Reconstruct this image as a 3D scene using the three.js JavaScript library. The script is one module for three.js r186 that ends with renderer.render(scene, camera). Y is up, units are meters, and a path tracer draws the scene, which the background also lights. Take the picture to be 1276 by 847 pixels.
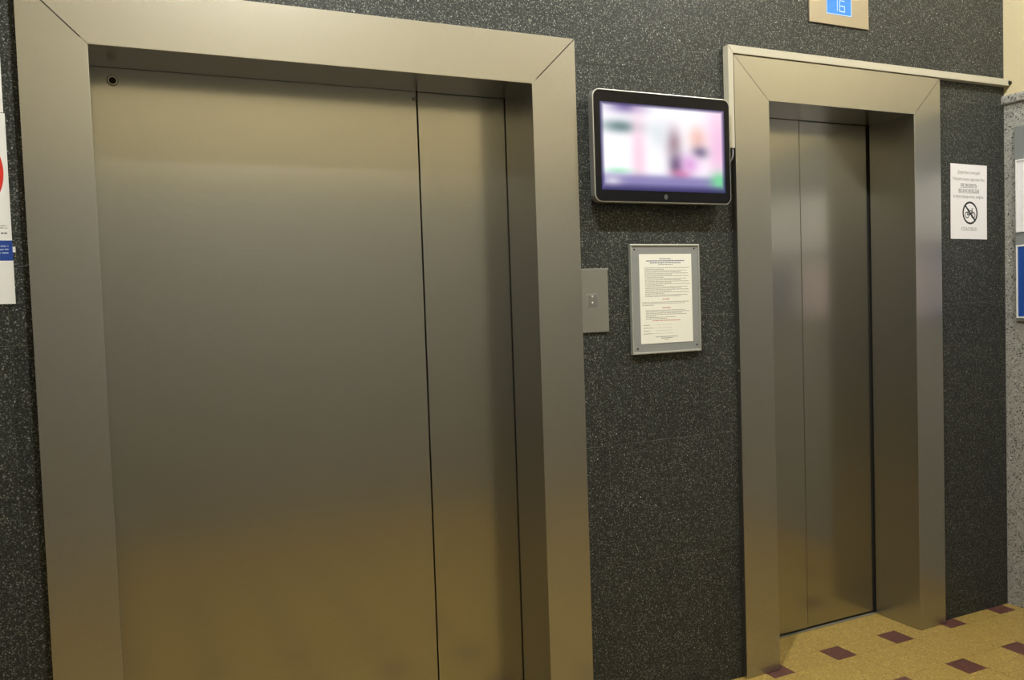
import * as THREE from 'three';
import { RoundedBoxGeometry } from 'three/addons/geometries/RoundedBoxGeometry.js';
import { mergeGeometries } from 'three/addons/utils/BufferGeometryUtils.js';
import { RectAreaLightUniformsLib } from 'three/addons/lights/RectAreaLightUniformsLib.js';

// ---------------------------------------------------------------- camera, lights, exposure
// x runs along the lift wall, y is up, z comes out of the lift wall (wall face at z = 0), metres
RectAreaLightUniformsLib.init();
const scene = new THREE.Scene();
const camera = new THREE.PerspectiveCamera(2 * Math.atan(423.5 / 1056.63) * 180 / Math.PI, 1276 / 847, 0.05, 50);
camera.position.set(0, 1.5, 2.594);
camera.rotation.set(-0.04396, -0.44032, -0.03364, 'YXZ');
const renderer = new THREE.WebGLRenderer({ antialias: true });
renderer.toneMapping = THREE.LinearToneMapping;
renderer.toneMappingExposure = 1.1;
renderer.shadowMap.enabled = true;
renderer.shadowMap.type = THREE.PCFSoftShadowMap;
const CEIL = 3.8;
// two ceiling lamps of the lobby: [x, z, candela]
const LAMPS = [
  [0.75, 1.2, 16.5, 'round ceiling lamp in front of the wide lift'],
  [3.0, 1.2, 8.4, 'round ceiling lamp near the light terrazzo side wall'],
];
const LAMP_COLOR = new THREE.Color().setRGB(0.99, 1.0, 0.93);

// ---------------------------------------------------------------- helpers
function rng(seed) { let s = seed >>> 0; return () => { s = (s + 0x6D2B79F5) | 0; let t = Math.imul(s ^ (s >>> 15), 1 | s); t = (t + Math.imul(t ^ (t >>> 7), 61 | t)) ^ t; return ((t ^ (t >>> 14)) >>> 0) / 4294967296; }; }
const taken = {};
function numbered(n) { const k = taken[n] = (taken[n] ?? -1) + 1; return k ? n + '_' + String(k).padStart(3, '0') : n; }
function group(name, label, category, extra = {}) {
  const g = new THREE.Group(); g.name = numbered(name); g.userData = { label, category, ...extra }; scene.add(g); return g;
}
function mesh(name, geo, mat, parent, data) {
  const m = new THREE.Mesh(geo, mat); m.name = name; m.castShadow = m.receiveShadow = true;
  if (data) m.userData = data; parent.add(m); return m;
}
// uv in metres from position and the way a face points; swap turns the grain upright; (ou, ov) shifts the pattern
function metricUV(geo, swap = false, ou = 0, ov = 0) {
  const g = geo.index ? geo.toNonIndexed() : geo; const p = g.attributes.position, n = g.attributes.normal, uv = new Float32Array(p.count * 2);
  for (let i = 0; i < p.count; i += 3) {
    let ax = 0, ay = 0, az = 0;
    for (let j = i; j < i + 3; j++) { ax += Math.abs(n.getX(j)); ay += Math.abs(n.getY(j)); az += Math.abs(n.getZ(j)); }
    for (let j = i; j < i + 3; j++) {
      const x = p.getX(j), y = p.getY(j), z = p.getZ(j);
      let u, v; if (az >= ax && az >= ay) { u = x; v = y; } else if (ax >= ay) { u = z; v = y; } else { u = x; v = z; }
      if (swap) [u, v] = [v, u];
      uv[j * 2] = u + ou; uv[j * 2 + 1] = v + ov;
    }
  }
  g.setAttribute('uv', new THREE.BufferAttribute(uv, 2)); return g;
}
function box(x0, x1, y0, y1, z0, z1, bevel = 0) {
  const w = x1 - x0, h = y1 - y0, d = z1 - z0;
  const g = bevel ? new RoundedBoxGeometry(w, h, d, 1, bevel) : new THREE.BoxGeometry(w, h, d);
  g.translate((x0 + x1) / 2, (y0 + y1) / 2, (z0 + z1) / 2); return g;
}
function plate(points, z0, z1, bevel = 0.0015, holes = []) {        // polygon in the xy plane, extruded, edges eased
  const s = new THREE.Shape(points.map(([x, y]) => new THREE.Vector2(x, y)));
  for (const h of holes) s.holes.push(new THREE.Path(h.map(([x, y]) => new THREE.Vector2(x, y))));
  const g = new THREE.ExtrudeGeometry(s, { depth: z1 - z0 - 2 * bevel, bevelEnabled: bevel > 0, bevelSize: bevel, bevelThickness: bevel, bevelOffset: -bevel, bevelSegments: 2, curveSegments: 10 });
  g.translate(0, 0, z0 + bevel); return g;
}
function roundRect(x0, x1, y0, y1, r, n = 6) {
  const o = []; const c = [[x1 - r, y0 + r, -Math.PI / 2], [x1 - r, y1 - r, 0], [x0 + r, y1 - r, Math.PI / 2], [x0 + r, y0 + r, Math.PI]];
  for (const [cx, cy, a] of c) for (let i = 0; i <= n; i++) { const t = a + i / n * Math.PI / 2; o.push([cx + r * Math.cos(t), cy + r * Math.sin(t)]); }
  return o;
}
const merge = (...g) => mergeGeometries(g.map(q => { const k = q.index ? q.toNonIndexed() : q; for (const a of Object.keys(k.attributes)) if (!['position', 'normal', 'uv'].includes(a)) k.deleteAttribute(a); return k; }));
function tube(points, r, seg = 24) { return new THREE.TubeGeometry(new THREE.CatmullRomCurve3(points.map(p => new THREE.Vector3(...p))), seg, r, 8); }
function disc(x, y, z0, z1, r, n = 24) { const g = new THREE.CylinderGeometry(r, r, z1 - z0, n); g.rotateX(Math.PI / 2); g.translate(x, y, (z0 + z1) / 2); return g; }

// ---------------------------------------------------------------- textures (computed)
const toS = v => 255 * (v <= 0.0031308 ? 12.92 * v : 1.055 * Math.pow(Math.min(1, v), 1 / 2.4) - 0.055);
function dataTex(buf, n, srgb, metres) {
  const t = new THREE.DataTexture(buf, n, n, THREE.RGBAFormat); t.wrapS = t.wrapT = THREE.RepeatWrapping; t.magFilter = THREE.LinearFilter; t.minFilter = THREE.LinearMipmapLinearFilter; t.generateMipmaps = true;
  if (srgb) t.colorSpace = THREE.SRGBColorSpace; t.repeat.set(1 / metres, 1 / metres); t.needsUpdate = true; return t;
}
// terrazzo and granite: grains of several colours (linear) scattered over a ground colour
function grainTex(seed, n, metres, ground, grains) {
  const R = rng(seed), lin = new Float32Array(n * n * 3);
  for (let i = 0; i < n * n; i++) { const k = 0.8 + 0.4 * R(); for (let c = 0; c < 3; c++) lin[i * 3 + c] = ground[c] * k; }
  for (const { count, r: [r0, r1], colors } of grains) for (let k = 0; k < count; k++) {
    const cx = R() * n, cy = R() * n, r = r0 + (r1 - r0) * Math.pow(R(), 2), a = R() * Math.PI, e = 0.5 + 0.5 * R(), col = colors[Math.floor(R() * colors.length)], t = 0.75 + 0.5 * R();
    const ca = Math.cos(a), sa = Math.sin(a), q = Math.ceil(r);
    for (let dy = -q; dy <= q; dy++) for (let dx = -q; dx <= q; dx++) {
      const u = (dx * ca + dy * sa) / r, v = (-dx * sa + dy * ca) / (r * e);
      if (Math.abs(u) + Math.abs(v) * 0.6 + u * u * 0.3 + v * v * 0.5 > 1) continue;
      const i = (((Math.floor(cy) + dy + n) % n) * n + ((Math.floor(cx) + dx + n) % n)) * 3;
      for (let c = 0; c < 3; c++) lin[i + c] = col[c] * t;
    }
  }
  const buf = new Uint8Array(n * n * 4);
  for (let i = 0; i < n * n; i++) { for (let c = 0; c < 3; c++) buf[i * 4 + c] = toS(lin[i * 3 + c]); buf[i * 4 + 3] = 255; }
  return dataTex(buf, n, true, metres);
}
const graniteTex = grainTex(11, 1024, 1.0, [0.026, 0.028, 0.0265], [
  { count: 24000, r: [1.4, 3.6], colors: [[0.010, 0.011, 0.010], [0.016, 0.018, 0.016], [0.04, 0.043, 0.04]] },
  { count: 32000, r: [1.4, 3.2], colors: [[0.10, 0.107, 0.10], [0.07, 0.077, 0.072], [0.13, 0.135, 0.126], [0.155, 0.162, 0.153]] },
  { count: 7500, r: [1.3, 3.0], colors: [[0.235, 0.24, 0.226], [0.21, 0.206, 0.18], [0.3, 0.305, 0.288]] },
  { count: 300, r: [1.4, 3.2], colors: [[0.42, 0.42, 0.39], [0.36, 0.33, 0.24]] },
  { count: 17000, r: [1.3, 3.4], colors: [[0.010, 0.011, 0.010], [0.018, 0.02, 0.018]] },
]);
const dadoTex = grainTex(23, 1024, 0.92, [0.35, 0.346, 0.325], [
  { count: 9000, r: [2, 7], colors: [[0.42, 0.413, 0.39], [0.36, 0.355, 0.335], [0.52, 0.51, 0.485]] },
  { count: 11000, r: [2, 6], colors: [[0.05, 0.05, 0.047], [0.09, 0.09, 0.085], [0.2, 0.2, 0.185]] },
]);
const floorTex = grainTex(37, 1024, 0.92, [0.38, 0.26, 0.075], [
  { count: 15000, r: [2, 6], colors: [[0.50, 0.36, 0.11], [0.33, 0.22, 0.055], [0.42, 0.29, 0.085], [0.46, 0.31, 0.09]] },
  { count: 7000, r: [1.6, 5], colors: [[0.2, 0.13, 0.03], [0.13, 0.09, 0.025], [0.26, 0.17, 0.04]] },
  { count: 2500, r: [1.5, 4.5], colors: [[0.62, 0.5, 0.24], [0.56, 0.43, 0.16]] },
]);
const insetTex = grainTex(41, 512, 0.46, [0.115, 0.045, 0.038], [
  { count: 5000, r: [1, 4], colors: [[0.15, 0.06, 0.05], [0.08, 0.03, 0.028], [0.2, 0.095, 0.08]] },
  { count: 500, r: [1, 3], colors: [[0.4, 0.28, 0.2]] },
]);
// brushed steel: fine lines along u, smooth and matt ones side by side
function brushTex(seed, n, smooth, matt, metres, every) {
  const R = rng(seed), buf = new Uint8Array(n * n * 4);
  for (let y = 0; y < n; y++) {
    const ph = R() * 6, a = 3 + Math.floor(R() * 6);
    for (let x = 0; x < n; x++) {
      const v = (y % every ? smooth : matt) * (1 + 0.03 * Math.sin(ph + a * x / n * 2 * Math.PI)), i = (y * n + x) * 4;
      buf[i] = buf[i + 1] = buf[i + 2] = Math.min(255, Math.round(255 * v)); buf[i + 3] = 255;
    }
  }
  return dataTex(buf, n, false, metres);
}
const brushRough = brushTex(5, 960, 0.37, 0.97, 0.38, 3), brushMatt = brushTex(6, 960, 0.40, 0.97, 0.38, 2);
function canvasTex(w, h, draw) {
  const c = document.createElement('canvas'); c.width = w; c.height = h; draw(c.getContext('2d'), w, h);
  const t = new THREE.CanvasTexture(c); t.colorSpace = THREE.SRGBColorSpace; t.anisotropy = 8; return t;
}

// ---------------------------------------------------------------- materials
const lin = (r, g, b) => new THREE.Color().setRGB(r, g, b);
const std = (o) => new THREE.MeshStandardMaterial(o);
const granite = [1, 0.95, 1.06].map(k => new THREE.MeshPhysicalMaterial({ map: graniteTex, color: lin(k, k, k), roughness: 0.5, specularIntensity: 0.5 }));
const grout = std({ color: lin(0.15, 0.15, 0.135), roughness: 0.9 });
const wallCore = std({ color: lin(0.12, 0.12, 0.11), roughness: 0.95 });
const dadoMat = std({ map: dadoTex, roughness: 0.4 });
const plaster = std({ color: lin(0.62, 0.53, 0.34), roughness: 0.75 });
const ceilingMat = std({ color: lin(0.62, 0.59, 0.5), roughness: 0.9 });
const floorMat = [1, 0.985, 1.015].map(k => std({ map: floorTex, color: lin(k, k, k * 0.99), roughness: 0.42 }));
const insetMat = std({ map: insetTex, roughness: 0.4 });
const floorJoint = std({ color: lin(0.24, 0.16, 0.05), roughness: 0.9 });
function steel(color, roughness, brush = brushRough, aniso = 0.15) {
  return new THREE.MeshPhysicalMaterial({ color, metalness: 1, roughness, roughnessMap: brush, anisotropy: aniso, anisotropyRotation: Math.PI / 2 });
}
const steelDoor = steel(lin(0.40, 0.388, 0.348), 0.42), steelFrame = steel(lin(0.44, 0.432, 0.41), 0.45, brushMatt);
const sillMat = std({ color: lin(0.17, 0.16, 0.13), roughness: 0.8 });
const darkGap = std({ color: lin(0.012, 0.011, 0.01), roughness: 0.9 });
const blackMetal = std({ color: lin(0.02, 0.02, 0.02), roughness: 0.4, metalness: 0.4 });
const greyPaint = std({ color: lin(0.20, 0.205, 0.20), roughness: 0.5 });
const alu = std({ color: lin(0.5, 0.5, 0.49), roughness: 0.38, metalness: 0.85 });
const paleTrunk = std({ color: lin(0.46, 0.43, 0.355), roughness: 0.45 });
const screwMat = std({ color: lin(0.5, 0.5, 0.48), roughness: 0.3, metalness: 1 });
const whitePaper = std({ color: lin(0.78, 0.77, 0.79), roughness: 0.85 });

// ---------------------------------------------------------------- the setting
const X0 = -3.6, X1 = 3.768, Z1 = 2.95;
const LIFT = [
  { i0: -0.021, i1: 1.319, t: 2.234, o0: -0.189, o1: 1.488, ot: 2.399, f: 0.020, p: -0.2, seam: 0.988, rim: 0.004, g: 0.0022 },
  { i0: 2.347, i1: 3.149, t: 2.247, o0: 2.178, o1: 3.311, ot: 2.410, f: 0.024, p: -0.222, seam: 2.738, rim: 0.008, g: 0.0013 },
];
const CLR = 0.03;
{ // lift wall: core with two openings, faced with square terrazzo tiles
  const w = group('wall_back', 'dark speckled granite tile wall around the two lifts', 'wall', { kind: 'structure' });
  const zc0 = -0.30, zc1 = -0.0011, g = [];
  let x = X0 - 0.2;
  for (const L of LIFT) { g.push(box(x, L.i0 - CLR, 0, CEIL, zc0, zc1)); g.push(box(L.i0 - CLR, L.i1 + CLR, L.t + CLR, CEIL, zc0, zc1)); x = L.i1 + CLR; }
  g.push(box(x, X1 + 0.2, 0, CEIL, zc0, zc1));
  mesh('wall_core', merge(...g), grout, w);
  const ys = [0, 0.07, 0.529, 0.975, 1.43, 1.884, 2.329, 2.79, 3.243, CEIL], R = rng(3), gap = 0.0006;
  const xs = [X0]; for (let k = 2.04 - 0.457 * 12; k < X1; k += 0.457) if (k > X0 + 0.05) xs.push(k); xs.push(X1);
  for (let a = 0; a < xs.length - 1; a++) for (let b = 0; b < ys.length - 1; b++) {
    let pieces = [[xs[a], xs[a + 1], ys[b], ys[b + 1]]];
    for (const L of LIFT) {
      const q0 = L.i0 - CLR, q1 = L.i1 + CLR, qt = L.t + CLR, next = [];
      for (const [u0, u1, v0, v1] of pieces) {
        if (u1 <= q0 || u0 >= q1 || v0 >= qt) { next.push([u0, u1, v0, v1]); continue; }
        if (u0 < q0) next.push([u0, q0, v0, v1]);
        if (u1 > q1) next.push([q1, u1, v0, v1]);
        if (u0 >= q0 && u1 <= q1 && v1 > qt) next.push([u0, u1, qt, v1]);
      }
      pieces = next;
    }
    for (const [u0, u1, v0, v1] of pieces) {
      const geo = metricUV(box(u0 + gap * 0.5, u1 - gap * 0.5, v0 + gap, v1 - gap, -0.0135, -0.0004 * R()), false, R(), R());
      mesh('wall_tile', geo, granite[Math.floor(R() * 3)], w);
    }
  }
}
{ // side wall on the right: light terrazzo dado, moulded cap, beige plaster above
  const w = group('wall_right', 'side wall with light speckled terrazzo dado under beige plaster', 'wall', { kind: 'structure' });
  mesh('plaster', box(X1 + 0.004, X1 + 0.2, 2.352, CEIL, -0.1, Z1 + 0.1), plaster, w);
  mesh('wall_core', box(X1 + 0.03, X1 + 0.2, 0, 2.352, -0.1, Z1 + 0.1), wallCore, w);
  const zs = [0, 1.32, 2.2, Z1];
  for (let k = 0; k < 3; k++) {
    mesh('dado_panel', metricUV(box(X1, X1 + 0.031, 0, 2.331, zs[k] + 0.0006, zs[k + 1] - 0.0006, 0.001), false, k * 0.37, k * 0.21), dadoMat, w);
    const prof = new THREE.Shape(); prof.moveTo(0.03, 0); prof.lineTo(-0.012, 0.002); prof.lineTo(-0.016, 0.008); prof.lineTo(-0.016, 0.034); prof.lineTo(-0.010, 0.042); prof.lineTo(0.03, 0.046);
    const c = new THREE.ExtrudeGeometry(prof, { depth: zs[k + 1] - zs[k] - 0.001, bevelEnabled: false });
    c.translate(X1, 2.3305, zs[k]); mesh('dado_cap', metricUV(c, false, k * 0.3, 0.1), dadoMat, w);
  }
}
{ // the rest of the lobby, behind and beside the camera
  const f = group('wall_front', 'opposite lobby wall with light terrazzo dado under beige plaster', 'wall', { kind: 'structure' });
  mesh('plaster', box(X0 - 0.2, X1 + 0.2, 2.37, CEIL, Z1, Z1 + 0.15), plaster, f);
  mesh('dado_panel', metricUV(box(X0 - 0.2, X1 + 0.2, 0, 2.33, Z1 - 0.01, Z1 + 0.15)), dadoMat, f);
  mesh('dado_cap', metricUV(box(X0, X1, 2.33, 2.37, Z1 - 0.03, Z1 + 0.15)), dadoMat, f);
  const l = group('wall_left', 'far side wall of the lobby with light terrazzo dado and plaster', 'wall', { kind: 'structure' });
  mesh('plaster', box(X0 - 0.2, X0, 2.37, CEIL, -0.1, Z1 + 0.1), plaster, l);
  mesh('dado_panel', metricUV(box(X0 - 0.2, X0 + 0.01, 0, 2.33, 0, Z1)), dadoMat, l);
  mesh('dado_cap', metricUV(box(X0 - 0.2, X0 + 0.03, 2.33, 2.37, 0, Z1)), dadoMat, l);
  const c = mesh('ceiling', box(X0 - 0.2, X1 + 0.2, CEIL, CEIL + 0.15, -0.35, Z1 + 0.15), ceilingMat, scene, { label: 'pale painted lobby ceiling', category: 'ceiling', kind: 'structure' });
}
{ // floor: yellow terrazzo squares and strips with dark red squares where the strips cross
  const f = group('floor', 'yellow terrazzo floor with dark red square insets', 'floor', { kind: 'structure' });
  mesh('floor_base', box(X0 - 0.2, X1 + 0.2, -0.12, -0.0125, -0.45, Z1 + 0.15), floorJoint, f);
  const S = 0.336, H = 0.053, tx = 2.664, tz = 0.018, gap = 0.0005, R = rng(77), rest = [], restInset = [];
  const kinds = [];
  const cut = (a, lo, hi) => Math.max(lo, Math.min(hi, a));
  for (let i = -19; i <= 3; i++) for (let j = -2; j <= 9; j++) {
    const cx = tx + i * S, cz = tz + j * S;
    const cells = [[cx - H, cx + H, cz - H, cz + H, 1], [cx + H, cx + S - H, cz - H, cz + H, 0], [cx - H, cx + H, cz + H, cz + S - H, 0], [cx + H, cx + S - H, cz + H, cz + S - H, 0]];
    for (const [a0, a1, b0, b1, red] of cells) {
      const x0 = cut(a0 + gap, X0, X1), x1 = cut(a1 - gap, X0, X1), z0 = cut(b0 + gap, -0.42, Z1), z1 = cut(b1 - gap, -0.42, Z1);
      if (x1 - x0 < 0.004 || z1 - z0 < 0.004) continue;
      const geo = metricUV(box(x0, x1, -0.0128, -0.0003 * R(), z0, z1), false, R(), R());
      if (x1 > 1.5 && z1 < 1.45 && z1 > -0.3) mesh(red ? 'floor_inset' : 'floor_slab', geo, red ? insetMat : floorMat[Math.floor(R() * 3)], f);
      else (red ? restInset : rest).push(geo);
    }
  }
  mesh('floor_field', merge(...rest), floorMat[0], f, { kind: 'stuff' });
  mesh('floor_inset_field', merge(...restInset), insetMat, f, { kind: 'stuff' });
}

// ---------------------------------------------------------------- the two lifts
function lift(n, L, label) {
  const d = group('door_' + n, label, 'lift door', { kind: 'structure' });
  const { i0, i1, t, o0, o1, ot, f, p, g } = L, r = 0.0018, back = p + L.rim, th = 0.018;
  const bead = (x, y0, y1) => metricUV(new THREE.CylinderGeometry(r, r, y1 - y0, 12).translate(x, (y0 + y1) / 2, f - r));
  // surround: mitred sheet-steel jambs and header, each turned back into the opening over a rounded edge
  const k = (ot - t) / (i0 - o0) * r;
  const jl = merge(metricUV(plate([[o0, 0.002], [i0 - r, 0.002], [i0 - r, t - g + k], [o0, ot - g]], 0.001, f, 0)), bead(i0 - r, 0.002, t - g), metricUV(box(i0 - th, i0, 0.002, t + th, back, f - r)));
  const jr = merge(metricUV(plate([[i1 + r, 0.002], [o1, 0.002], [o1, ot - g], [i1 + r, t - g + k]], 0.001, f, 0)), bead(i1 + r, 0.002, t - g), metricUV(box(i1, i1 + th, 0.002, t + th, back, f - r)));
  const hbead = metricUV(new THREE.CylinderGeometry(r, r, i1 - i0, 12).rotateZ(Math.PI / 2).translate((i0 + i1) / 2, t + r, f - r), true);
  const hd = merge(metricUV(plate([[o1 - g, ot], [o0 + g, ot], [i0 + g - r, t + r], [i1 - g + r, t + r]], 0.001, f, 0), true), hbead, metricUV(box(i0, i1, t, t + th, back, f - r), true));
  mesh('jamb', jl, steelFrame, d); mesh('jamb', jr, steelFrame, d); mesh('header', hd, steelFrame, d);
  return d;
}
{ // wide goods lift: broad sliding panel and a narrow one set a little deeper
  const L = LIFT[0], d = lift(1, L, 'wide brushed steel lift door with a broad and a narrow panel');
  const a = mesh('door_panel', metricUV(box(L.i0 - 0.025, L.seam - 0.004, 0.008, L.t + 0.025, L.p - 0.03, L.p, 0.002)), steelDoor, d);
  const kx = 0.038, ky = 2.196;
  const ring = new THREE.TorusGeometry(0.0118, 0.0019, 10, 28); ring.translate(kx, ky, L.p + 0.0028); mesh('keyhole_ring', ring, std({ color: lin(0.62, 0.6, 0.52), roughness: 0.4 }), a);
  mesh('keyhole', disc(kx, ky, L.p - 0.002, L.p + 0.0018, 0.0155), darkGap, a);
  mesh('rubber_stop', box(0.970, 0.983, 2.203, 2.213, L.p, L.p + 0.008, 0.002), greyPaint, a);
  mesh('door_panel', metricUV(box(L.seam + 0.001, L.i1 + 0.025, 0.008, L.t + 0.025, L.p - 0.036, L.p - 0.003, 0.002), false, 0.17, 0.09), steelDoor, d);
  mesh('door_sill', box(L.i0, L.i1, -0.01, 0.004, L.p - 0.045, L.p + 0.009), sillMat, d);
  mesh('shaft_panel', box(L.i0 - CLR, L.i1 + CLR, 0, L.t + CLR, -0.30, -0.27), darkGap, d);
}
{ // narrow passenger lift: two equal panels
  const L = LIFT[1], d = lift(2, L, 'narrow brushed steel lift door with two equal panels');
  const pl = box(L.i0 - 0.025, L.seam - 0.0022, 0.012, L.t + 0.025, L.p - 0.03, L.p, 0.002);
  mesh('door_panel', metricUV(pl, false, 0.11, 0.2), steelDoor, d);
  mesh('door_panel', metricUV(box(L.seam + 0.0022, L.i1 - 0.010, 0.012, L.t + 0.025, L.p - 0.034, L.p - 0.003, 0.002), false, 0.31, 0.05), steelDoor, d);
  mesh('door_slot', box(L.i1 - 0.009, L.i1 + 0.028, 0.006, L.t + 0.025, L.p - 0.045, L.p - 0.004), darkGap, d);
  mesh('door_sill', box(L.i0, L.i1, -0.01, 0.0015, L.p - 0.04, L.p + 0.007), sillMat, d);
  mesh('shaft_panel', box(L.i0 - CLR, L.i1 + CLR, 0, L.t + CLR, -0.30, -0.27), darkGap, d);
  for (const y of [1.208, 0.391]) { const s = new THREE.SphereGeometry(0.004, 10, 8); s.scale(0.6, 1, 1); s.translate(L.o0 - 0.001, y, 0.014); mesh('fixing_screw', s, screwMat, d); }
}

// ---------------------------------------------------------------- monitor between the lifts
const screenTex = (() => {
  const w = 256, h = 160, buf = new Uint8Array(w * h * 4);
  const blobs = [ // x, y (0..1 from the top left), sx, sy, colour, strength: an out-of-focus picture
    [0.16, 0.27, 0.11, 0.055, [0.33, 0.45, 0.47], 0.85], [0.2, 0.03, 0.1, 0.06, [0.35, 0.28, 0.55], 0.8], [0.29, 0.62, 0.045, 0.4, [0.95, 0.80, 0.87], 0.9],
    [0.95, 0.45, 0.08, 0.4, [0.93, 0.74, 0.87], 0.95], [0.57, 0.42, 0.05, 0.13, [0.5, 0.36, 0.42], 0.68], [0.77, 0.36, 0.055, 0.11, [0.88, 0.62, 0.56], 0.62],
    [0.79, 0.52, 0.05, 0.055, [0.3, 0.28, 0.42], 0.68], [0.59, 0.69, 0.045, 0.1, [0.26, 0.2, 0.34], 0.78], [0.63, 0.8, 0.06, 0.05, [0.85, 0.4, 0.6], 0.7], [0.7, 0.67, 0.06, 0.08, [0.83, 0.55, 0.83], 0.75],
    [0.45, 0.33, 0.06, 0.13, [0.82, 0.86, 0.88], 0.7], [0.13, 0.78, 0.07, 0.03, [0.6, 0.9, 0.72], 0.7],
  ];
  for (let y = 0; y < h; y++) for (let x = 0; x < w; x++) {
    const u = x / (w - 1), v = y / (h - 1); let c = [0.99, 0.98, 1.0];
    const band = 1 / (1 + Math.exp(-(v - 0.82) / 0.02)), mixTo = (q, k) => { for (let i = 0; i < 3; i++) c[i] += (q[i] - c[i]) * k; };
    for (const [bx, by, sx, sy, q, k] of blobs) mixTo(q, k * Math.exp(-(((u - bx) / sx) ** 2 + ((v - by) / sy) ** 2) * 0.5));
    mixTo([0.50, 0.47, 0.68], band * 0.95);
    mixTo([0.45, 0.85, 0.58], 0.9 * Math.exp(-(((u - 0.95) / 0.055) ** 2 + ((v - 0.86) / 0.08) ** 2) * 0.5));
    mixTo([0.85, 0.83, 0.88], 0.8 * Math.exp(-(((u - 0.08) / 0.05) ** 2 + ((v - 0.9) / 0.05) ** 2) * 0.5));
    const e = Math.min(u / 0.03, (1 - u) / 0.03, v / 0.04, (1 - v) / 0.09, 1); mixTo([0.12, 0.11, 0.3], (1 - e) * 0.85);
    const i = ((h - 1 - y) * w + x) * 4; for (let k = 0; k < 3; k++) buf[i + k] = Math.max(0, Math.min(255, c[k] * 255)); buf[i + 3] = 255;
  }
  const t = new THREE.DataTexture(buf, w, h, THREE.RGBAFormat); t.magFilter = THREE.LinearFilter; t.colorSpace = THREE.SRGBColorSpace; t.needsUpdate = true; return t;
})();
{
  const m = group('wall_monitor', 'black glass wall monitor with silver rim showing a bright picture', 'monitor');
  const x0 = 1.529, x1 = 2.122, y0 = 1.838, y1 = 2.228, z = 0.06;
  mesh('housing', plate(roundRect(x0, x1, y0, y1, 0.028), 0.030, z, 0.002), alu, m);
  mesh('back_cover', plate(roundRect(x0 + 0.035, x1 - 0.02, y0 + 0.012, y1 - 0.03, 0.04), 0.012, 0.031, 0.004), blackMetal, m);
  mesh('front_glass', plate(roundRect(x0 + 0.004, x1 - 0.004, y0 + 0.004, y1 - 0.004, 0.025), z - 0.001, z + 0.0012, 0.0004), new THREE.MeshPhysicalMaterial({ color: lin(0.008, 0.008, 0.010), roughness: 0.12, specularIntensity: 0.35 }), m);
  const sx0 = 1.556, sx1 = 2.094, sy0 = 1.880, sy1 = 2.184, sg = new THREE.PlaneGeometry(sx1 - sx0, sy1 - sy0); sg.translate((sx0 + sx1) / 2, (sy0 + sy1) / 2, z + 0.0018);
  mesh('screen', sg, std({ color: 0x000000, roughness: 0.15, emissive: 0xffffff, emissiveMap: screenTex, emissiveIntensity: 1.0 }), m);
  const logo = disc(1.825, 1.8605, z + 0.0012, z + 0.0017, 0.008); logo.translate(-1.825, -1.8605, 0); logo.scale(1, 1.15, 1); logo.translate(1.825, 1.8605, 0);
  mesh('badge', logo, std({ color: lin(0.07, 0.07, 0.072), roughness: 0.5 }), m, { label: 'small grey round badge' });
  mesh('wall_bracket', box(1.72, 1.93, 1.93, 2.13, 0.0005, 0.014), blackMetal, m);
  mesh('cable', tube([[1.72, 1.86, 0.02], [1.794, 1.833, 0.026], [1.882, 1.817, 0.03], [1.946, 1.811, 0.03], [1.991, 1.819, 0.03], [2.05, 1.85, 0.02]], 0.0035, 40), blackMetal, m);
  mesh('cable', tube([[2.160, 2.075, 0.018], [2.163, 2.052, 0.024], [2.158, 2.028, 0.03], [2.145, 2.005, 0.03], [2.118, 1.985, 0.02], [2.09, 1.98, 0.018]], 0.004, 40), std({ color: lin(0.12, 0.12, 0.14), roughness: 0.5 }), m);
  const a = new THREE.RectAreaLight(0xdfe0ff, 0.8, sx1 - sx0, sy1 - sy0); a.name = 'screen_light'; a.position.set((sx0 + sx1) / 2, (sy0 + sy1) / 2, z + 0.004); a.rotation.y = Math.PI; m.add(a);
}

// ---------------------------------------------------------------- cable trunking over and beside the narrow lift
{
  const t = group('cable_trunking', 'pale cable trunking running over the narrow lift to the plaster', 'trunking');
  const ht = 0.0295, zf = 0.03;
  const top = plate([[2.146, 2.4435], [2.171, 2.4135], [X1 - 0.002, 2.4135], [X1 - 0.002, 2.4435]], 0.0005, zf, 0.0015);
  const side = plate([[2.146, 2.057], [2.171, 2.057], [2.171, 2.412], [2.146, 2.4415]], 0.0005, zf, 0.0015);
  mesh('channel', top, paleTrunk, t); mesh('channel', side, paleTrunk, t);
  mesh('end_plug', disc(0, 0, 0, 0.012, 0.0085, 16).rotateY(Math.PI / 2).translate(X1 - 0.009, 2.4275, zf + 0.001), blackMetal, t, { label: 'black plug at the end of the trunking' });
}

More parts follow.
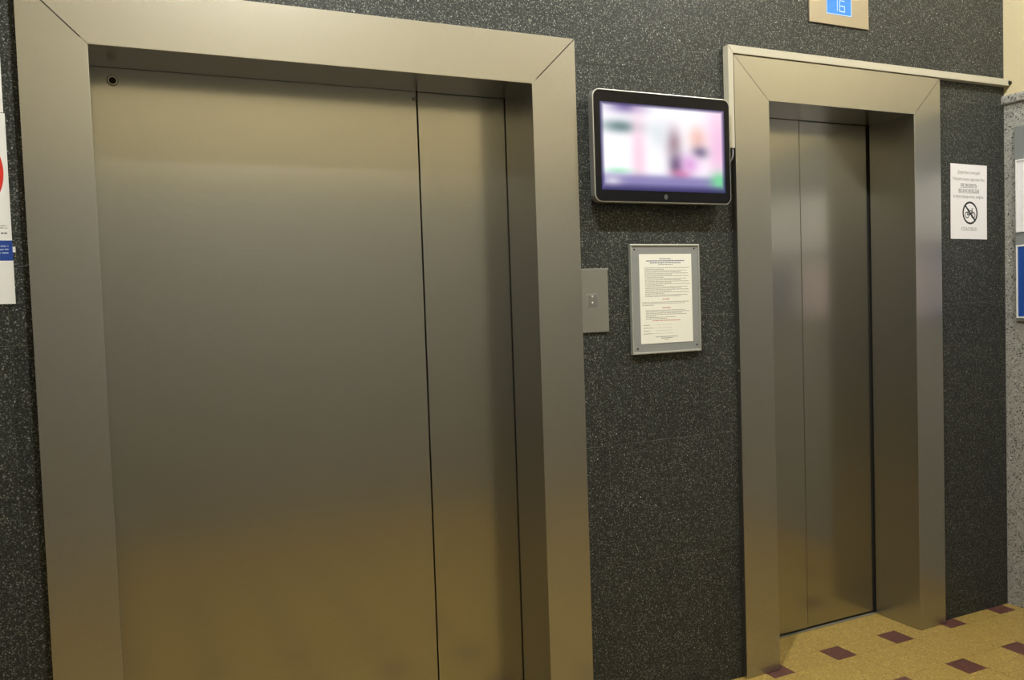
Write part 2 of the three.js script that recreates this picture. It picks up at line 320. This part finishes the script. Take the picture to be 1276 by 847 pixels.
// ---------------------------------------------------------------- floor indicator over the narrow lift
{
  const p = group('floor_indicator', 'steel floor indicator plate with blue display above the narrow lift', 'floor indicator');
  mesh('face_plate', metricUV(plate([[2.581, 2.583], [2.907, 2.583], [2.907, 2.875], [2.581, 2.875]], 0.0005, 0.007, 0.001)), std({ color: lin(0.36, 0.31, 0.23), roughness: 0.5, metalness: 0.6 }), p);
  const g = new THREE.PlaneGeometry(0.139, 0.09); g.translate(2.7405, 2.669, 0.0078);
  const tex = canvasTex(278, 180, (c, w, h) => {
    c.fillStyle = '#2f97f5'; c.fillRect(0, 0, w, h); c.strokeStyle = '#d6f0ff'; c.lineWidth = 6; c.strokeRect(4, 3, w - 8, h - 7);
    c.lineWidth = 8; c.lineCap = 'round'; c.strokeStyle = '#c8ecff';
    c.beginPath(); c.moveTo(120, 62); c.lineTo(120, 144); c.stroke();
    c.beginPath(); c.moveTo(198, 62); c.lineTo(146, 62); c.lineTo(146, 148); c.lineTo(200, 148); c.lineTo(200, 105); c.lineTo(146, 105); c.stroke();
  });
  mesh('display', g, std({ color: 0x000000, emissive: 0xffffff, emissiveMap: tex, emissiveIntensity: 0.95, roughness: 0.2 }), p, { label: 'blue display reading 16' });
  const a = new THREE.RectAreaLight(0x4aa0ff, 0.35, 0.139, 0.09); a.name = 'display_light'; a.position.set(2.7405, 2.669, 0.010); a.rotation.y = Math.PI; p.add(a);
}

// ---------------------------------------------------------------- call button plate beside the wide lift
{
  const p = group('call_panel', 'grey call plate with one square button beside the wide lift', 'call panel');
  mesh('face_plate', metricUV(plate([[1.4895, 1.385], [1.6045, 1.385], [1.6045, 1.6105], [1.4895, 1.6105]], 0.0005, 0.006, 0.001)), std({ color: lin(0.26, 0.255, 0.235), roughness: 0.42, metalness: 0.5 }), p);
  const b = mesh('button', plate(roundRect(1.519, 1.557, 1.479, 1.519, 0.004, 3), 0.005, 0.0075, 0.0008), std({ color: lin(0.30, 0.30, 0.29), roughness: 0.3, metalness: 0.7 }), p);
  for (const y of [1.512, 1.4905]) mesh('indicator', new THREE.SphereGeometry(0.0035, 10, 8).scale(1, 1, 0.5).translate(1.538, y, 0.0072), std({ color: lin(0.75, 0.75, 0.72), roughness: 0.25 }), b, { label: 'small pale indicator dot' });
  mesh('bezel', plate(roundRect(1.515, 1.561, 1.475, 1.523, 0.005, 3), 0.005, 0.0066, 0.0005, [roundRect(1.5195, 1.5565, 1.4795, 1.5185, 0.004, 3).reverse()]), greyPaint, b);
}

// ---------------------------------------------------------------- framed notice
function greyLines(c, R, x0, x1, y, h, ink, alpha) {   // a line of small print, too small to read
  c.fillStyle = ink; c.globalAlpha = alpha;
  let x = x0; while (x < x1) { const w = 6 + R() * 26; c.fillRect(x, y + (R() - 0.5) * 1.2, Math.min(w, x1 - x), h); x += w + 3 + R() * 3; } c.globalAlpha = 1;
}
{
  const n = group('framed_notice', 'grey framed notice of printed lift rules under the monitor', 'notice');
  const x0 = 1.696, x1 = 2.002, y0 = 1.296, y1 = 1.6955;
  mesh('back_panel', plate([[x0 + 0.004, y0 + 0.004], [x1 - 0.004, y0 + 0.004], [x1 - 0.004, y1 - 0.004], [x0 + 0.004, y1 - 0.004]], 0.0005, 0.013, 0.001), std({ color: lin(0.25, 0.26, 0.265), roughness: 0.45 }), n);
  const rim = std({ color: lin(0.47, 0.48, 0.45), roughness: 0.35, metalness: 0.5 }), e = 0.0075;
  for (const q of [[[x0, y1 - e], [x1, y1 - e], [x1, y1], [x0, y1]], [[x0, y0], [x1, y0], [x1, y0 + e], [x0, y0 + e]], [[x0, y0 + e], [x0 + e * 0.7, y0 + e], [x0 + e * 0.7, y1 - e], [x0, y1 - e]], [[x1 - e * 0.7, y0 + e], [x1, y0 + e], [x1, y1 - e], [x1 - e * 0.7, y1 - e]]])
    mesh('frame_rail', plate(q, 0.0005, 0.0165, 0.0018), rim, n);
  for (const [x, y] of [[1.714, 1.676], [1.979, 1.679], [1.983, 1.320], [1.719, 1.317]]) mesh('screw', disc(x, y, 0.012, 0.0145, 0.0032, 12), blackMetal, n);
  const tex = canvasTex(700, 988, (c, w, h) => {
    const R = rng(9); c.fillStyle = '#ebeae4'; c.fillRect(0, 0, w, h);
    const X = f => f * w, row = (f) => f * h;
    greyLines(c, R, X(0.38), X(0.60), row(0.050), 8, '#2b2f6b', 0.85);
    greyLines(c, R, X(0.13), X(0.86), row(0.072), 9, '#23286b', 0.95); greyLines(c, R, X(0.2), X(0.79), row(0.094), 9, '#23286b', 0.95); greyLines(c, R, X(0.36), X(0.64), row(0.117), 6, '#444', 0.7);
    let y = 0.152; for (let k = 0; k < 22; k++, y += 0.0152) greyLines(c, R, X(0.10), X([0.94, 0.45, 0.9, 0.78, 0.92, 0.6][k % 6] + R() * 0.03), row(y), 5.5, '#33322e', 0.62);
    greyLines(c, R, X(0.42), X(0.56), row(0.502), 8, '#8c1d1a', 0.85);
    for (let k = 0; k < 3; k++) greyLines(c, R, X(0.04), X([0.94, 0.86, 0.26][k]), row(0.535 + k * 0.0165), 5.5, '#33322e', 0.62);
    greyLines(c, R, X(0.42), X(0.58), row(0.600), 8, '#8c1d1a', 0.85);
    for (let k = 0; k < 7; k++) greyLines(c, R, X(0.10), X([0.85, 0.93, 0.8, 0.88, 0.3, 0.66, 0.5][k]), row(0.628 + k * 0.0155), 5.5, '#33322e', 0.6);
    greyLines(c, R, X(0.22), X(0.76), row(0.742), 7, '#a3201c', 0.85);
    for (let k = 0; k < 4; k++) { greyLines(c, R, X(0.05), X(0.18 + 0.05 * (k % 2)), row(0.79 + k * 0.032), 6, '#33322e', 0.6); greyLines(c, R, X(0.25), X(0.6), row(0.792 + k * 0.032), 3, '#55534d', 0.45); }
    greyLines(c, R, X(0.28), X(0.70), row(0.925), 6, '#222', 0.7); greyLines(c, R, X(0.38), X(0.6), row(0.942), 6, '#222', 0.7); greyLines(c, R, X(0.44), X(0.52), row(0.957), 5, '#222', 0.6);
  });
  const paper = new THREE.BoxGeometry(0.2315, 0.326, 0.001); paper.translate(1.849, 1.4965, 0.0138);
  const pm = std({ color: lin(0.78, 0.76, 0.7), roughness: 0.8 });
  mesh('paper_sheet', paper, [pm, pm, pm, pm, std({ map: tex, roughness: 0.7 }), pm], n);
}

// ---------------------------------------------------------------- loose sheets on the lift wall
function sheet(name, label, x0, x1, y0, y1, tex, opt = {}) {
  const w = x1 - x0, h = y1 - y0, g = new THREE.PlaneGeometry(w, h, 14, 18), p = g.attributes.position, R = rng(opt.seed || 1), ph = R() * 6;
  for (let i = 0; i < p.count; i++) { // paper does not lie quite flat
    const u = p.getX(i) / w + 0.5, v = p.getY(i) / h + 0.5; p.setZ(i, 0.0012 + 0.0012 * (1 + Math.sin(u * 5 + v * 3 + ph)) * 0.5 + 0.003 * Math.pow(1 - v, 3) * (opt.curl || 0.6));
  }
  const b = g.clone(); const bp = b.attributes.position; for (let i = 0; i < bp.count; i++) bp.setZ(i, p.getZ(i) - 0.0005);
  const bi = b.index.array; for (let i = 0; i < bi.length; i += 3) { const t = bi[i]; bi[i] = bi[i + 1]; bi[i + 1] = t; }
  g.computeVertexNormals(); b.computeVertexNormals();
  const full = mergeGeometries([g, b]); full.translate((x0 + x1) / 2, (y0 + y1) / 2, 0); if (opt.turn) { full.translate(-(x0 + x1) / 2, -(y0 + y1) / 2, 0); full.rotateZ(opt.turn); full.translate((x0 + x1) / 2, (y0 + y1) / 2, 0); }
  return mesh(numbered(name), full, std({ map: tex, roughness: 0.85 }), scene, { label, category: 'notice' });
}
sheet('paper_notice', 'white paper notice with a crossed-out bicycle sign beside the narrow lift', 3.400, 3.643, 1.717, 2.052, canvasTex(730, 1006, (c, w, h) => {
  c.fillStyle = '#e6e4ea'; c.fillRect(0, 0, w, h); c.textAlign = 'center'; c.fillStyle = '#5b5a62';
  const T = (s, f, y, u) => { c.font = f; c.fillText(s, w * 0.5, y); if (u) { const m = c.measureText(s).width; c.fillRect(w * 0.5 - m / 2, y + 8, m, 5); } };
  T('Дорогие соседи!', '56px serif', 128); T('Убедительно просим Вас', '51px serif', 218); T('НЕ ВОЗИТЬ', 'bold 56px serif', 300, 1); T('ВЕЛОСИПЕДЫ', 'bold 56px serif', 372, 1); T('в пассажирском лифте.', '52px serif', 452);
  c.fillStyle = '#6a6970'; T('СПАСИБО!', '62px serif', 892);
  const cx = w * 0.53, cy = 652, r = 141; c.strokeStyle = '#1b1a20'; c.lineWidth = 26; c.beginPath(); c.arc(cx, cy, r, 0, 7); c.stroke();
  c.lineWidth = 13; for (const s of [-1, 1]) { c.beginPath(); c.arc(cx + s * 62, cy + 28, 38, 0, 7); c.stroke(); }
  c.lineWidth = 11; c.beginPath(); c.moveTo(cx - 62, cy + 28); c.lineTo(cx - 30, cy - 30); c.lineTo(cx + 42, cy - 30); c.lineTo(cx - 4, cy + 28); c.lineTo(cx - 62, cy + 28); c.moveTo(cx - 4, cy + 28); c.lineTo(cx - 36, cy - 48); c.moveTo(cx - 54, cy - 50); c.lineTo(cx - 18, cy - 50); c.moveTo(cx + 62, cy + 28); c.lineTo(cx + 36, cy - 56); c.lineTo(cx + 60, cy - 64); c.stroke();
  c.lineWidth = 26; c.beginPath(); c.moveTo(cx - r * 0.707, cy - r * 0.707); c.lineTo(cx + r * 0.707, cy + r * 0.707); c.stroke();
}), { seed: 4, turn: -0.012 });
sheet('paper_notice', 'plain white sheet taped above the red circle poster', -0.525, -0.229, 2.0415, 2.19, canvasTex(64, 32, (c, w, h) => { c.fillStyle = '#e4e4e6'; c.fillRect(0, 0, w, h); }), { seed: 6, curl: 0.1 });
sheet('paper_poster', 'white poster with red circle and blue band left of the wide lift', -0.530, -0.226, 1.541, 2.040, canvasTex(608, 998, (c, w, h) => {
  const R = rng(15); c.fillStyle = '#e6e6e8'; c.fillRect(0, 0, w, h);
  c.strokeStyle = '#cf2b22'; c.lineWidth = 62; c.beginPath(); c.arc(w * 0.49, 306, 258, 0, 7); c.stroke();
  c.beginPath(); c.moveTo(w * 0.49 - 182, 306 - 182); c.lineTo(w * 0.49 + 182, 306 + 182); c.stroke();
  for (let k = 0; k < 2; k++) greyLines(c, R, 60, 590, 585 + k * 12, 4, '#55565c', 0.7); greyLines(c, R, 60, 590, 622, 7, '#33343a', 0.8);
  c.fillStyle = '#1c3f93'; c.fillRect(0, 664, w, 106); for (let k = 0; k < 3; k++) greyLines(c, R, 60, 590, 690 + k * 18, 6, '#d5dcf0', 0.75);
}), { seed: 8, curl: 0.4 });
mesh('tape_scrap', box(-0.2265, -0.2195, 1.677, 1.692, 0.0002, 0.0012), whitePaper, scene, { label: 'tiny scrap of white tape beside the red circle poster', category: 'tape' });

// ---------------------------------------------------------------- information board on the side wall
{
  const b = group('information_board', 'grey information board with white and blue sheets on terrazzo wall', 'notice board');
  const z0 = 0.062, z1 = 1.27, y0 = 1.337, y1 = 2.222, xf = X1 - 0.018;
  mesh('board_panel', box(xf, X1 - 0.0005, y0, y1, z0, z1, 0.003), std({ color: lin(0.22, 0.235, 0.24), roughness: 0.45 }), b);
  const cols = [[0.070, 0.455], [0.475, 0.845], [0.865, 1.25]], blue = std({ roughness: 0.5, map: canvasTex(256, 256, (c, w, h) => { const R = rng(21); c.fillStyle = '#1d4a9e'; c.fillRect(0, 0, w, h); c.fillStyle = '#c9c6d2'; c.fillRect(34, 26, w - 40, h - 52); for (let k = 0; k < 12; k++) greyLines(c, R, 52, 230, 50 + k * 13, 4, '#4a4a58', 0.6); }) }), pale = std({ color: lin(0.80, 0.78, 0.83), roughness: 0.6 }), pink = std({ color: lin(0.78, 0.66, 0.70), roughness: 0.6 }), slate = std({ color: lin(0.16, 0.18, 0.26), roughness: 0.5 });
  const ink = [[pale, blue], [pale, pink], [pale, slate]], label = [['white sheet', 'blue sheet'], ['white sheet', 'pinkish white sheet'], ['white sheet', 'slate blue sheet']];
  cols.forEach(([a, c], k) => [[1.742, 2.070], [1.352, 1.684]].forEach(([v0, v1], j) => {
    const fr = mesh('pocket_frame', merge(box(xf - 0.006, xf + 0.001, v0, v1, a, a + 0.006), box(xf - 0.006, xf + 0.001, v0, v1, c - 0.006, c), box(xf - 0.006, xf + 0.001, v0, v0 + 0.007, a + 0.006, c - 0.006), box(xf - 0.006, xf + 0.001, v1 - 0.007, v1, a + 0.006, c - 0.006)), whitePaper, b);
    mesh('sheet', box(xf - 0.002, xf + 0.001, v0 + 0.008, v1 - 0.008, a + 0.007, c - 0.007), ink[k][j], fr, { label: label[k][j] });
  }));
}

// ---------------------------------------------------------------- ceiling lamps
for (const [x, z, cd, label] of LAMPS) {
  const l = group('ceiling_lamp', label, 'lamp', { group: 'round ceiling lamps of the lobby' });
  l.position.set(x, CEIL, z);
  const base = new THREE.LatheGeometry([[0, 0], [0.105, 0], [0.11, -0.006], [0.11, -0.03], [0.1, -0.034], [0, -0.034]].map(([r, y]) => new THREE.Vector2(r, y)).reverse(), 40); mesh('lamp_base', base, alu, l);
  const pts = []; for (let i = 0; i <= 10; i++) { const a = i / 10 * Math.PI / 2; pts.push(new THREE.Vector2(Math.max(1e-4, 0.098 * Math.sin(a)), -0.034 - 0.05 * Math.cos(a))); }
  mesh('lamp_diffuser', new THREE.LatheGeometry(pts, 40), std({ color: lin(0.8, 0.8, 0.78), roughness: 0.5, emissive: LAMP_COLOR, emissiveIntensity: 6 }), l);
  const p = new THREE.PointLight(LAMP_COLOR, cd, 0, 2); p.name = 'lamp_light'; p.position.set(0, -0.1, 0); p.castShadow = true; p.shadow.radius = 1.8; p.shadow.mapSize.set(1024, 1024); p.shadow.bias = -0.0005; l.add(p);
}

renderer.render(scene, camera);
